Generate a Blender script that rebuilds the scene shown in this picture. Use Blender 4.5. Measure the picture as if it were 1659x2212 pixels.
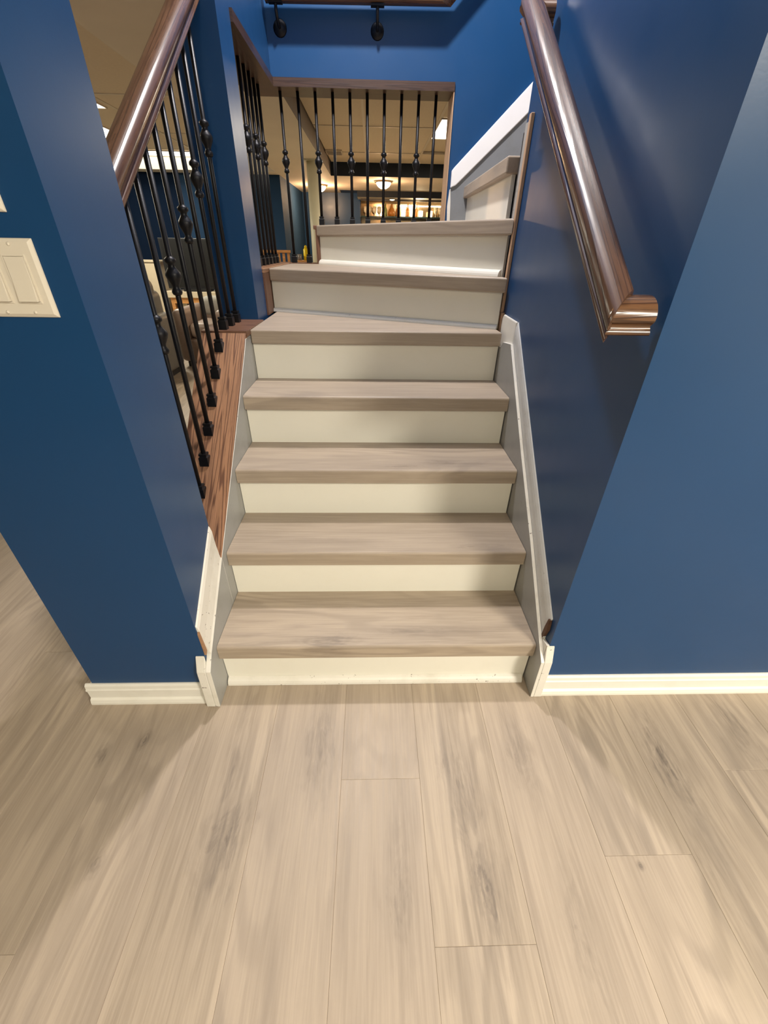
import bpy, bmesh, math, random
from mathutils import Vector, Matrix
random.seed(7)
for o in list(bpy.data.objects): bpy.data.objects.remove(o)
scene = bpy.context.scene
COL = scene.collection

# ------------------------------------------------------------------ camera
cam_d = bpy.data.cameras.new('camera'); cam = bpy.data.objects.new('camera', cam_d); COL.objects.link(cam)
cam_d.sensor_fit = 'HORIZONTAL'; cam_d.sensor_width = 36.0; cam_d.lens = 886.82 / 1659.0 * 36.0
cam_d.clip_start = 0.02; cam_d.clip_end = 60
R_, U_, B_ = (0.99961981, -0.02297113, 0.0152502), (-0.00028552, 0.54444151, 0.83879876), (-0.027571, -0.83848421, 0.54422796)
M = Matrix(((R_[0], U_[0], B_[0], -0.016786), (R_[1], U_[1], B_[1], -0.84583), (R_[2], U_[2], B_[2], 1.211897), (0, 0, 0, 1)))
cam.matrix_world = M
scene.camera = cam

# ------------------------------------------------------------------ world, light, exposure
w = bpy.data.worlds.new('world'); scene.world = w; w.use_nodes = True
w.node_tree.nodes['Background'].inputs[0].default_value = (0.9, 0.93, 1.0, 1)
w.node_tree.nodes['Background'].inputs[1].default_value = 0.02
scene.view_settings.view_transform = 'Standard'; scene.view_settings.look = 'None'
scene.view_settings.gamma = 1.0; scene.view_settings.use_curve_mapping = False
scene.view_settings.exposure = 0.02

def lamp(name, kind, loc, power, col, size=0.1, target=None, spot=None, spread=None):
    d = bpy.data.lights.new(name, kind); d.energy = power; d.color = col
    if kind == 'AREA':
        d.shape = 'DISK'; d.size = size
        if spread: d.spread = math.radians(spread)
    else: d.shadow_soft_size = size
    if kind == 'SPOT': d.spot_size = math.radians(spot or 120); d.spot_blend = 0.7
    o = bpy.data.objects.new(name, d); COL.objects.link(o); o.location = loc
    if target is not None:
        v = Vector(target) - Vector(loc); o.rotation_euler = v.to_track_quat('-Z', 'Y').to_euler()
    return o
WARM = (1.0, 0.87, 0.62); NEUT = (1.0, 0.935, 0.90); AMB = (1.0, 0.62, 0.34)
# bulb of the fixture on the stairwell ceiling
lamp('stairwell_bulb', 'POINT', (-0.06, 1.10, 3.00), 168, NEUT, 0.055)
# unseen front room light, placed for the bright right wall
lamp('front_panel_glow', 'AREA', (1.80, -2.10, 2.38), 135, (1.0, 0.93, 0.80), 0.60, (1.80, -2.10, 0))
lamp('front_panel_glow', 'AREA', (0.05, -3.30, 2.38), 72, WARM, 0.40, (0.05, -3.30, 0))  # fill added behind the camera to light the risers
# rooms behind the stair
lamp('left_panel_glow', 'AREA', (-3.1, 5.6, 2.22), 60, (1.0, 0.93, 0.75), 0.6, (-3.1, 5.6, 0))
lamp('left_panel_glow', 'AREA', (-2.9, 2.6, 2.22), 34, (1.0, 0.9, 0.7), 0.6, (-2.6, 2.6, 0))
lamp('rear_panel_glow', 'AREA', (1.0, 5.1, 2.22), 60, (1.0, 0.86, 0.66), 0.6, (1.0, 5.1, 0))
lamp('rear_globe_bulb', 'POINT', (0.16, 7.75, 1.93), 22, AMB, 0.07)
lamp('rear_globe_bulb', 'POINT', (-0.97, 8.45, 1.93), 40, AMB, 0.07)
lamp('bar_bulb', 'POINT', (0.9, 9.35, 1.93), 5, (1.0, 0.8, 0.5), 0.05)

# ------------------------------------------------------------------ materials
def new_mat(name):
    m = bpy.data.materials.new(name); m.use_nodes = True
    nt = m.node_tree; b = nt.nodes['Principled BSDF']
    return m, nt, b
def N(nt, t, **kw):
    n = nt.nodes.new(t)
    for k, v in kw.items(): setattr(n, k, v)
    return n
def mathn(nt, op, a, b=None, c=None, clamp=False):
    n = N(nt, 'ShaderNodeMath', operation=op); n.use_clamp = clamp
    for i, v in enumerate((a, b, c)):
        if v is None: continue
        if isinstance(v, (int, float)): n.inputs[i].default_value = v
        else: nt.links.new(v, n.inputs[i])
    return n.outputs[0]
def mixc(nt, fac, a, b, blend='MIX'):
    n = N(nt, 'ShaderNodeMix', data_type='RGBA', blend_type=blend)
    for i, v in ((0, fac), (6, a), (7, b)):
        if isinstance(v, (int, float)): n.inputs[i].default_value = v
        elif isinstance(v, tuple): n.inputs[i].default_value = (*v[:3], 1)
        else: nt.links.new(v, n.inputs[i])
    return n.outputs[2]
def mapr(nt, v, a, b, c=0.0, d=1.0, smooth=True):
    n = N(nt, 'ShaderNodeMapRange'); n.interpolation_type = 'SMOOTHSTEP' if smooth else 'LINEAR'
    nt.links.new(v, n.inputs[0])
    for i, x in enumerate((a, b, c, d)): n.inputs[i + 1].default_value = x
    return n.outputs[0]
def noise(nt, vec, scale=1.0, detail=4.0, rough=0.55, dist=0.0):
    n = N(nt, 'ShaderNodeTexNoise'); n.inputs['Scale'].default_value = scale
    n.inputs['Detail'].default_value = detail; n.inputs['Roughness'].default_value = rough
    n.inputs['Distortion'].default_value = dist
    if vec is not None: nt.links.new(vec, n.inputs['Vector'])
    return n.outputs['Fac']
def mapping(nt, vec, scale, loc=None):
    n = N(nt, 'ShaderNodeMapping'); n.inputs['Scale'].default_value = scale
    nt.links.new(vec, n.inputs['Vector'])
    if loc is not None: nt.links.new(loc, n.inputs['Location'])
    return n.outputs[0]
def bump(nt, b, h, strength=0.1, dist=0.002):
    n = N(nt, 'ShaderNodeBump'); n.inputs['Strength'].default_value = strength; n.inputs['Distance'].default_value = dist
    nt.links.new(h, n.inputs['Height']); nt.links.new(n.outputs[0], b.inputs['Normal'])

def plain(name, col, rough=0.5, metal=0.0, nscale=30, var=0.06, bmp=0.0, spec=0.5, coat=0.0):
    m, nt, b = new_mat(name)
    tc = N(nt, 'ShaderNodeTexCoord').outputs['Object']
    f = noise(nt, tc, nscale, 4)
    c = mixc(nt, f, tuple(x * (1 - var) for x in col), tuple(min(1, x * (1 + var)) for x in col))
    nt.links.new(c, b.inputs['Base Color']); b.inputs['Roughness'].default_value = rough; b.inputs['Metallic'].default_value = metal
    b.inputs['Specular IOR Level'].default_value = spec; b.inputs['Coat Weight'].default_value = coat
    if bmp: bump(nt, b, noise(nt, tc, nscale * 8, 2), bmp, 0.001)
    return m
def emit(name, col, strength):
    m, nt, b = new_mat(name)
    b.inputs['Base Color'].default_value = (*col, 1)
    tc = N(nt, 'ShaderNodeTexCoord').outputs['Object']
    f = mapr(nt, noise(nt, tc, 3, 1), 0, 1, strength * 0.9, strength * 1.1, False)
    b.inputs['Emission Color'].default_value = (*col, 1); nt.links.new(f, b.inputs['Emission Strength'])
    return m

def plank_mat(name, axis='y', knots=(), tint=1.0):
    """greyish pale vinyl oak: grain runs along the given object axis; knots are world positions"""
    m, nt, b = new_mat(name); L = nt.links
    tc = N(nt, 'ShaderNodeTexCoord').outputs['Object']
    rnd = N(nt, 'ShaderNodeObjectInfo').outputs['Random']
    off = N(nt, 'ShaderNodeCombineXYZ')
    L.new(mathn(nt, 'MULTIPLY', rnd, 37.0), off.inputs[0]); L.new(mathn(nt, 'MULTIPLY', rnd, 91.0), off.inputs[1]); L.new(mathn(nt, 'MULTIPLY', rnd, 17.0), off.inputs[2])
    def sc(across, along): return (across, along, across) if axis == 'y' else (along, across, across)
    broad = noise(nt, mapping(nt, tc, sc(5.0, 0.9), off.outputs[0]), 1.0, 3, 0.5, 0.6)
    mid = noise(nt, mapping(nt, tc, sc(26.0, 1.6), off.outputs[0]), 1.0, 5, 0.6, 0.8)
    fine = noise(nt, mapping(nt, tc, sc(210.0, 5.0), off.outputs[0]), 1.0, 3, 0.6, 0.2)
    pore = noise(nt, mapping(nt, tc, sc(420.0, 14.0), off.outputs[0]), 1.0, 2, 0.5)
    # cathedral figure: rings of a warped field
    fld = noise(nt, mapping(nt, tc, sc(4.2, 0.75), off.outputs[0]), 1.0, 2, 0.4, 0.3)
    ring = mathn(nt, 'SINE', mathn(nt, 'ADD', mathn(nt, 'MULTIPLY', fld, 95.0), mathn(nt, 'MULTIPLY', mid, 3.0)))
    ring = mapr(nt, ring, -0.2, 1.0)
    c = mixc(nt, mapr(nt, broad, 0.3, 0.7), (0.365 * tint, 0.295 * tint, 0.222 * tint), (0.500 * tint, 0.407 * tint, 0.310 * tint))
    c = mixc(nt, mapr(nt, mid, 0.42, 0.72, 0, 0.75), c, (0.270, 0.216, 0.163))
    c = mixc(nt, mapr(nt, fine, 0.35, 0.75, 0.0, 0.35), c, (0.55, 0.45, 0.345))
    c = mixc(nt, mathn(nt, 'MULTIPLY', ring, mapr(nt, broad, 0.42, 0.68, 0.05, 0.48)), c, (0.23, 0.185, 0.14))
    c = mixc(nt, mapr(nt, pore, 0.58, 0.78, 0, 0.22), c, (0.25, 0.2, 0.15))
    dark = mapr(nt, noise(nt, mapping(nt, tc, sc(7.0, 1.1), off.outputs[0]), 1.0, 4, 0.6, 1.2), 0.55, 0.74, 0, 0.5)
    c = mixc(nt, dark, c, (0.215, 0.178, 0.145))
    # a slow hue drift to pinkish grey, plank by plank
    c = mixc(nt, mapr(nt, rnd, 0, 1, 0.0, 0.3, False), c, (0.43, 0.352, 0.29))
    if knots:
        geo = N(nt, 'ShaderNodeNewGeometry').outputs['Position']
        wob = noise(nt, mapping(nt, geo, (20, 5, 20) if axis == 'y' else (5, 20, 20)), 1.0, 5, 0.65, 0.8)
        wob2 = noise(nt, mapping(nt, geo, (90, 9, 90) if axis == 'y' else (9, 90, 90)), 1.0, 4, 0.6, 0.3)
        tot = None
        for (kx, ky, rx, ry, st) in knots:
            sub = N(nt, 'ShaderNodeVectorMath', operation='SUBTRACT'); L.new(geo, sub.inputs[0]); sub.inputs[1].default_value = (kx, ky, 0)
            ml = N(nt, 'ShaderNodeVectorMath', operation='MULTIPLY'); L.new(sub.outputs[0], ml.inputs[0]); ml.inputs[1].default_value = (1 / rx, 1 / ry, 0)
            ln = N(nt, 'ShaderNodeVectorMath', operation='LENGTH'); L.new(ml.outputs[0], ln.inputs[0])
            d = mathn(nt, 'ADD', ln.outputs['Value'], mathn(nt, 'MULTIPLY', mathn(nt, 'SUBTRACT', wob, 0.5), 2.6))
            rg = mathn(nt, 'MULTIPLY', mathn(nt, 'SINE', mathn(nt, 'MULTIPLY', d, 15.0)), 0.16)
            k = mathn(nt, 'MULTIPLY', mapr(nt, d, -0.3, 1.45, min(1.0, st * 1.25), 0.0), mathn(nt, 'ADD', rg, mapr(nt, wob2, 0.3, 0.7, 0.25, 1.0)))
            tot = k if tot is None else mathn(nt, 'MAXIMUM', tot, k)
        c = mixc(nt, tot, c, (0.15, 0.122, 0.10))
    L.new(c, b.inputs['Base Color'])
    L.new(mapr(nt, fine, 0.2, 0.8, 0.42, 0.56), b.inputs['Roughness'])
    b.inputs['Specular IOR Level'].default_value = 0.4
    bump(nt, b, mathn(nt, 'ADD', fine, mathn(nt, 'MULTIPLY', pore, -0.6)), 0.12, 0.0008)
    return m

def oak_mat(name, light, darkc, axis='y', rough=0.3, coat=0.35, lines=26.0, contrast=0.85):
    m, nt, b = new_mat(name); L = nt.links
    tc = N(nt, 'ShaderNodeTexCoord').outputs['Object']
    rnd = N(nt, 'ShaderNodeObjectInfo').outputs['Random']
    off = N(nt, 'ShaderNodeCombineXYZ'); L.new(mathn(nt, 'MULTIPLY', rnd, 23.0), off.inputs[0]); L.new(mathn(nt, 'MULTIPLY', rnd, 11.0), off.inputs[1])
    def sc(a, l): return {'x': (l, a, a), 'y': (a, l, a), 'z': (a, a, l)}[axis]
    fld = noise(nt, mapping(nt, tc, sc(24.0, 0.7), off.outputs[0]), 1.0, 2, 0.4, 0.15)
    wob = noise(nt, mapping(nt, tc, sc(60.0, 6.0), off.outputs[0]), 1.0, 4, 0.6)
    ring = mathn(nt, 'SINE', mathn(nt, 'ADD', mathn(nt, 'MULTIPLY', fld, lines * 4.0), mathn(nt, 'MULTIPLY', wob, 1.6)))
    ring = mapr(nt, ring, 0.3, 1.0)
    pore = noise(nt, mapping(nt, tc, sc(300.0, 12.0), off.outputs[0]), 1.0, 3, 0.6)
    c = mixc(nt, mapr(nt, wob, 0.3, 0.7), tuple(x * 0.82 for x in light), tuple(x * 1.12 for x in light))
    c = mixc(nt, mathn(nt, 'MULTIPLY', ring, contrast), c, darkc)
    c = mixc(nt, mapr(nt, pore, 0.55, 0.7, 0, 0.55), c, tuple(x * 0.8 for x in darkc))
    L.new(c, b.inputs['Base Color']); b.inputs['Roughness'].default_value = rough
    b.inputs['Coat Weight'].default_value = coat; b.inputs['Coat Roughness'].default_value = 0.22
    bump(nt, b, mathn(nt, 'ADD', pore, ring), 0.15, 0.0008)
    return m

def paint_mat(name, col, rough=0.42, spec=0.5):
    m, nt, b = new_mat(name); L = nt.links
    geo = N(nt, 'ShaderNodeNewGeometry').outputs['Position']
    f = noise(nt, geo, 3.0, 3)
    c = mixc(nt, f, tuple(x * 0.94 for x in col), tuple(x * 1.06 for x in col))
    L.new(c, b.inputs['Base Color']); L.new(mapr(nt, noise(nt, geo, 9, 2), 0, 1, rough - 0.04, rough + 0.05), b.inputs['Roughness'])
    b.inputs['Specular IOR Level'].default_value = spec
    bump(nt, b, noise(nt, geo, 190.0, 2, 0.5), 0.045, 0.0012)
    return m
def trim_mat(name, col, chips=0.0, rough=0.38, dirt=0.25):
    m, nt, b = new_mat(name); L = nt.links
    geo = N(nt, 'ShaderNodeNewGeometry').outputs['Position']
    f = mapr(nt, noise(nt, geo, 9.0, 5, 0.65), 0.45, 0.8, 0, dirt)
    c = mixc(nt, f, col, tuple(x * y for x, y in zip(col, (0.72, 0.70, 0.64))))
    if chips:
        s = mapr(nt, noise(nt, geo, 75.0, 3, 0.6), 0.66, 0.70, 0, chips)
        c = mixc(nt, s, c, (0.12, 0.09, 0.06))
    L.new(c, b.inputs['Base Color']); b.inputs['Roughness'].default_value = rough
    bump(nt, b, noise(nt, geo, 60.0, 3), 0.06, 0.002)
    return m

BLUE = paint_mat('navy_paint', (0.0085, 0.053, 0.150), 0.34, 0.42)
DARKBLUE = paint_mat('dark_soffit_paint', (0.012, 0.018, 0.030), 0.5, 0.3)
CREAM = paint_mat('cream_ceiling_paint', (0.70, 0.62, 0.50), 0.7, 0.2)
WHITE = trim_mat('white_trim_paint', (0.80, 0.775, 0.70))
WORN = trim_mat('worn_white_paint', (0.76, 0.73, 0.66), 0.85, 0.45, 0.5)
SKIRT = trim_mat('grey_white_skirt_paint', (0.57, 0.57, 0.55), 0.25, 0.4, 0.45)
SHADED = trim_mat('grey_inner_skirt_paint', (0.33, 0.33, 0.315), 0.2, 0.4, 0.45)  # white skirt paint darkened, shade on the side faces put into the colour
RISER = trim_mat('riser_paint', (0.80, 0.775, 0.68), 0.0, 0.42, 0.08)
RAWEDGE = plain('raw_wood_edge', (0.36, 0.20, 0.11), 0.7, nscale=60, var=0.3)
TANWOOD = plain('tan_wood_edge', (0.52, 0.33, 0.20), 0.6, nscale=40, var=0.2)
GAP = plain('dark_gap', (0.035, 0.03, 0.027), 0.9)
KNOTS = [(-0.376, -0.44, 0.055, 0.13, 0.75), (-0.17, -0.215, 0.05, 0.16, 0.55), (0.225, -0.34, 0.055, 0.16, 0.6),
         (0.245, -0.54, 0.05, 0.13, 0.65), (0.41, -0.24, 0.045, 0.14, 0.45), (0.81, -0.28, 0.045, 0.17, 0.75),
         (0.795, -0.46, 0.04, 0.15, 0.5), (1.08, -0.15, 0.06, 0.16, 0.6), (-0.779, -0.229, 0.018, 0.035, 0.8),
         (-0.679, -0.194, 0.015, 0.028, 0.8), (-0.659, -0.478, 0.018, 0.03, 0.8), (0.614, -0.504, 0.010, 0.008, 0.7),
         (0.04, -0.52, 0.04, 0.15, 0.4), (-0.40, -0.28, 0.03, 0.16, 0.5), (0.43, -0.65, 0.04, 0.14, 0.4)]
FLOORM = plank_mat('pale_oak_plank', 'y', KNOTS, 0.93)
TREADM = plank_mat('pale_oak_tread', 'x', [(-0.167, 0.004, 0.10, 0.03, 0.7), (0.125, 0.04, 0.14, 0.022, 0.45), (0.347, 0.237, 0.12, 0.018, 0.45), (0.258, 0.483, 0.10, 0.025, 0.5), (0.08, 0.455, 0.09, 0.02, 0.4)], 0.88)
OAK = oak_mat('red_oak_cap', (0.32, 0.165, 0.088), (0.10, 0.043, 0.024), 'y', 0.42, 0.15, 20.0)
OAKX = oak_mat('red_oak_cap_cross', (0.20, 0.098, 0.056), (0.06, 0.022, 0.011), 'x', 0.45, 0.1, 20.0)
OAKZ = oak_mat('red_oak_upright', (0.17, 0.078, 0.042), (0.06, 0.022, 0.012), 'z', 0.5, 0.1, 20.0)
RAILM = oak_mat('dark_walnut_rail', (0.112, 0.056, 0.031), (0.035, 0.016, 0.010), 'y', 0.25, 0.0, 18.0, 0.6)
RAILX = oak_mat('dark_walnut_rail_cross', (0.150, 0.072, 0.032), (0.035, 0.015, 0.008), 'x', 0.25, 0.0, 22.0, 0.75)
IRON = plain('black_iron', (0.012, 0.012, 0.014), 0.42, 0.55, 60, 0.2, 0.15)
PLASTIC = plain('almond_plastic', (0.74, 0.68, 0.57), 0.32, 0, 20, 0.02)
TILE = plain('ceiling_tile_fibre', (0.62, 0.52, 0.39), 0.9, 0, 45, 0.08, 0.4, 0.2)
TBAR = plain('ceiling_grid_metal', (0.60, 0.52, 0.41), 0.5, 0, 20, 0.05)
PANEL = emit('lit_panel', (1.0, 0.96, 0.84), 5.0)
GLOBE = emit('lit_globe', (1.0, 0.80, 0.52), 9.0)

# ------------------------------------------------------------------ mesh helpers
WORLD = {}
def link(o, loc, parent=None, rotz=0.0):
    COL.objects.link(o)
    if parent is not None:
        o.parent = parent; o.location = Vector(loc) - WORLD[parent.name]
    else: o.location = loc
    if rotz: o.rotation_euler = (0, 0, rotz)
    WORLD[o.name] = Vector(loc)
    return o
def tag(o, label=None, cat=None, group=None, kind=None):
    if label: o['label'] = label
    if cat: o['category'] = cat
    if group: o['group'] = group
    if kind: o['kind'] = kind
    return o
def thing(name, loc, label, cat, group=None):
    o = bpy.data.objects.new(name, None); o.empty_display_size = 0.1
    link(o, loc); return tag(o, label, cat, group)
class MB:
    def __init__(s): s.v = []; s.f = []; s.sm = []
    def add(s, vs, fs, smooth=False):
        n = len(s.v); s.v += [tuple(v) for v in vs]
        for f in fs: s.f.append([i + n for i in f]); s.sm.append(smooth)
        return s
    def box(s, x0, x1, y0, y1, z0, z1):
        return s.add([(x0, y0, z0), (x1, y0, z0), (x1, y1, z0), (x0, y1, z0), (x0, y0, z1), (x1, y0, z1), (x1, y1, z1), (x0, y1, z1)],
                     [(3, 2, 1, 0), (4, 5, 6, 7), (0, 1, 5, 4), (1, 2, 6, 5), (2, 3, 7, 6), (3, 0, 4, 7)])
    def prism(s, pts, d, smooth=False):
        """pts: planar loop of 3d points, d: extrusion vector"""
        n = len(pts); d = Vector(d); a = [Vector(p) for p in pts]; b = [p + d for p in a]
        nrm = Vector((0, 0, 0))
        for i in range(n): nrm += a[i].cross(a[(i + 1) % n])
        if nrm.dot(d) > 0: a, b = list(a)[::-1], list(b)[::-1]
        fs = [list(range(n)), list(range(2 * n - 1, n - 1, -1))]
        fs += [[i, i + n, (i + 1) % n + n, (i + 1) % n] for i in range(n)]
        return s.add(a + b, fs, smooth)
    def lathe(s, prof, c, n=16, axis='z', cap=True):
        vs, fs = [], []
        for (r, h) in prof:
            for k in range(n):
                t = 2 * math.pi * k / n; x, y = r * math.cos(t), r * math.sin(t)
                p = (x, y, h) if axis == 'z' else ((x, h, y) if axis == 'y' else (h, x, y))
                vs.append((c[0] + p[0], c[1] + p[1], c[2] + p[2]))
        for j in range(len(prof) - 1):
            for k in range(n):
                q = [j * n + k, j * n + (k + 1) % n, (j + 1) * n + (k + 1) % n, (j + 1) * n + k]
                fs.append(q if axis != 'y' else q[::-1])
        if cap:
            fs.append(list(range(n))[::-1]); fs.append([(len(prof) - 1) * n + k for k in range(n)])
        return s.add(vs, fs, True)
    def sweep(s, prof, path, cap=True, smooth=True):
        """prof: list of loops (one per path point) of 3d offsets"""
        vs, fs = [], []; m = len(prof[0])
        for P, lp in zip(path, prof):
            for q in lp: vs.append((P[0] + q[0], P[1] + q[1], P[2] + q[2]))
        for j in range(len(path) - 1):
            for k in range(m): fs.append([j * m + k, j * m + (k + 1) % m, (j + 1) * m + (k + 1) % m, (j + 1) * m + k])
        s.add(vs, fs, smooth)
        if cap: s.add(vs[:m], [list(range(m))[::-1]]); s.add(vs[-m:], [list(range(m))])
        return s
    def mesh(s, name, mat, c=(0, 0, 0), rotz=0.0, recalc=True):
        me = bpy.data.meshes.new(name); c = Vector(c); R = Matrix.Rotation(-rotz, 3, 'Z')
        me.from_pydata([tuple(R @ (Vector(v) - c)) for v in s.v], [], s.f)
        me.polygons.foreach_set('use_smooth', s.sm)
        if recalc:
            bm = bmesh.new(); bm.from_mesh(me); bmesh.ops.recalc_face_normals(bm, faces=bm.faces); bm.to_mesh(me); bm.free()
        me.materials.append(mat); me.update()
        return me
    def build(s, name, mat, parent=None, bevel=0.0, rotz=0.0, origin=None, seg=2):
        xs = list(zip(*s.v))
        c = origin or ((min(xs[0]) + max(xs[0])) / 2, (min(xs[1]) + max(xs[1])) / 2, min(xs[2]))
        o = bpy.data.objects.new(name, s.mesh(name, mat, c, rotz)); link(o, c, parent, rotz)
        if bevel:
            b = o.modifiers.new('bevel', 'BEVEL'); b.width = bevel; b.segments = seg; b.limit_method = 'ANGLE'; b.angle_limit = math.radians(35)
            b.harden_normals = False
        return o
def box(name, mat, parent, *b, bevel=0.0, **kw): return MB().box(*b).build(name, mat, parent, bevel, **kw)
def struct(o): o['kind'] = 'structure'; return o

# ================================================================== THE SETTING
XL, XR = -0.505, 0.510          # inner faces of the stair walls
YFL, YFR = -0.062, -0.050       # front faces
YF = 1.97                       # far wall of the stairwell
RISE1, RISE, RUN, NOSE, THK, HW = 0.185, 0.187, 0.2213, 0.018, 0.051, 0.489
CEIL = 2.26
# ---- floor: base slab and planks
fl = struct(box('floor', plain('floor_base', (0.30, 0.25, 0.20), 0.8), None, -5.0, 4.0, -4.0, 10.2, -0.06, -0.006))
PW, PL_ = 0.2125, 1.52
pm = {}
def plank(x0, x1, y0, y1):
    key = (round(x1 - x0, 4), round(y1 - y0, 4))
    if key not in pm:
        a, l = (x1 - x0) / 2 - 0.0001, (y1 - y0) / 2 - 0.0001; e = 0.0007
        b = MB()
        b.add([(-a, -l, -0.006), (a, -l, -0.006), (a, l, -0.006), (-a, l, -0.006), (-a, -l, -e), (a, -l, -e), (a, l, -e), (-a, l, -e),
               (-a + e, -l + e, 0), (a - e, -l + e, 0), (a - e, l - e, 0), (-a + e, l - e, 0)],
              [(3, 2, 1, 0), (0, 1, 5, 4), (1, 2, 6, 5), (2, 3, 7, 6), (3, 0, 4, 7), (4, 5, 9, 8), (5, 6, 10, 9), (6, 7, 11, 10), (7, 4, 8, 11), (8, 9, 10, 11)])
        pm[key] = b.mesh('plank', FLOORM)
    o = bpy.data.objects.new('plank', pm[key]); link(o, ((x0 + x1) / 2, (y0 + y1) / 2, 0), fl)
JOINT = {0: -0.307, 1: -0.627, 3: -0.484, -5: 0.12, -7: 0.656, 2: 0.15, -1: -1.25, -2: 0.05, -3: -0.95, -4: -0.62, 4: -0.98, 5: -0.30, -6: -0.45}
for k in range(-14, 9):
    x0 = -0.1015 + PW * k; x1 = x0 + PW
    j = JOINT.get(k, random.uniform(-0.8, 0.6))
    y = j - PL_ * math.ceil((j + 2.0) / PL_)
    ymax = 4.6 if x1 < -0.86 else 0.0
    while y < ymax - 0.02:
        y0, y1 = max(y, -2.0), y + PL_
        if x1 > -0.86 and y1 > 0: y1 = 0.06
        if y1 - y0 > 0.04: plank(x0, x1, y0, y1)
        y += PL_
struct(box('floor', plain('rear_carpet', (0.52, 0.46, 0.33), 0.95, 0, 200, 0.15, 0.5), None, -5.0, 4.0, 4.62, 10.2, -0.006, 0.0))

# ---- walls
def slope(y): return 0.225 + 0.85 * y     # underside line of the oak cap
wl = MB()
wl.box(-0.87, XL, YFL, 0.168, 0, 2.42)                     # pillar with the switches
wl.prism([(-0.655, 0.168, 0), (-0.655, 1.10, 0), (-0.655, 1.10, 0.915), (-0.655, 0.815, 0.915), (-0.655, 0.168, slope(0.168) - 0.005)], (0.150, 0, 0))
wl.box(-0.655, -0.508, 1.10, 1.275, 0, 3.75)               # post between the openings
wl.box(-0.655, -0.508, 1.275, 2.12, 0, 0.93)
wl.box(-0.655, -0.508, 1.275, 2.12, 1.885, 3.75)
wl.box(-0.655, -0.508, 0.168, 1.10, 2.15, 3.75)
wl.box(-0.87, XL, YFL, 0.168, 2.42, 3.75)
struct(wl.build('wall_left', BLUE))
wb = MB()
wb.box(-0.508, -0.33, YF, 2.12, 0, 1.112); wb.box(-0.33, 0.385, YF, 2.12, 0, 1.112)
wb.box(-0.508, 0.385, YF, 2.12, 1.885, 3.75); wb.box(0.385, 3.2, YF, 2.12, 0, 3.75)
struct(wb.build('wall_far', BLUE))
wr = MB()
wr.box(XR, 0.64, YFR, 1.045, 0, 3.75)
wr.box(0.64, 3.0, YFR, 0.08, 0, 2.42)
wr.box(0.64, 3.2, 0.93, 1.045, 0, 3.75)
struct(wr.build('wall_right', BLUE))
struct(box('wall_above_stair', BLUE, None, XL, XR, YFL, 0.06, 2.42, 3.75))
sc_ = MB(); sc_.box(-0.66, 3.2, YFL, 2.12, 3.75, 3.80); struct(sc_.build('ceiling', paint_mat('stairwell_ceiling_paint', (0.75, 0.74, 0.72), 0.7, 0.2)))
struct(box('wall_stair_end', BLUE, None, 3.1, 3.2, 1.045, YF, 0, 3.75))
# front room shell
SH = paint_mat('front_room_paint', (0.20, 0.24, 0.30), 0.6, 0.3)
struct(box('ceiling', paint_mat('front_ceiling_paint', (0.72, 0.68, 0.60), 0.8, 0.2), None, -5.0, 3.1, -3.6, YFL, 2.42, 2.47))
struct(box('wall_behind', SH, None, -5.0, 3.1, -3.7, -3.6, 0, 2.47))
struct(box('wall_front_side', paint_mat('side_wall_paint', (0.72, 0.70, 0.66), 0.6, 0.3), None, 3.0, 3.1, -3.6, YFR, 0, 2.42))
struct(box('wall_outer_left', SH, None, -5.1, -5.0, -3.7, 9.8, 0, 2.47))
# rear rooms
struct(box('wall_rear', BLUE, None, -1.45, -0.27, 9.70, 9.80, 0, 2.10))
struct(box('wall_rear_bar', DARKBLUE, None, -0.27, 3.3, 9.90, 10.0, 0, 2.10))
rl = MB(); rl.box(-3.0, -1.45, 7.30, 9.80, 0, 2.10); struct(rl.build('wall_rear_block', paint_mat('dusk_blue_paint', (0.016, 0.042, 0.09), 0.7, 0.1)))
struct(box('wall_left_rear', paint_mat('deep_blue_paint', (0.005, 0.012, 0.030), 0.8, 0.05), None, -5.0, -3.0, 7.30, 7.40, 0, 2.10))
struct(box('wall_rear_side', BLUE, None, 3.2, 3.3, 2.12, 9.9, 0, CEIL))
# ceilings of the rear rooms: soffits, grid and tiles
ce = MB(); ce.box(-5.0, 3.3, -0.06 + 0.0, 9.9, CEIL + 0.03, CEIL + 0.06)
cl = struct(MB().box(-5.0, -0.87, YFL, 9.9, CEIL + 0.03, CEIL + 0.06).box(-0.87, -0.66, 0.195, 9.9, CEIL + 0.03, CEIL + 0.06).box(-0.66, 3.3, 2.12, 9.9, CEIL + 0.03, CEIL + 0.06).build('ceiling', TILE))
WARMGREY = paint_mat('grey_brown_soffit', (0.24, 0.205, 0.18), 0.6, 0.2)
def soffit(name, b, facemat, face):
    x0, x1, y0, y1, z0, z1 = b
    o = MB().box(*b).build('soffit', CREAM, cl)
    o.data.materials.append(facemat)
    for p in o.data.polygons:
        n = p.normal
        if (face == 'x' and n.x > 0.5) or (face == 'y' and n.y < -0.5): p.material_index = 1
    return o
soffit('soffit', (-1.45, -0.66, 0.20, 9.70, 2.10, CEIL + 0.03), WARMGREY, 'x')
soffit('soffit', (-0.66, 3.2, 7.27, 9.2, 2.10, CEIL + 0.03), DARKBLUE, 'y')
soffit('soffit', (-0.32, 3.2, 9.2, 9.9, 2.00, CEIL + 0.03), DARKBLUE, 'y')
soffit('soffit', (-5.0, -1.451, 7.0, 7.3, 2.10, CEIL + 0.03), CREAM, 'y')
tm = {}
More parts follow.
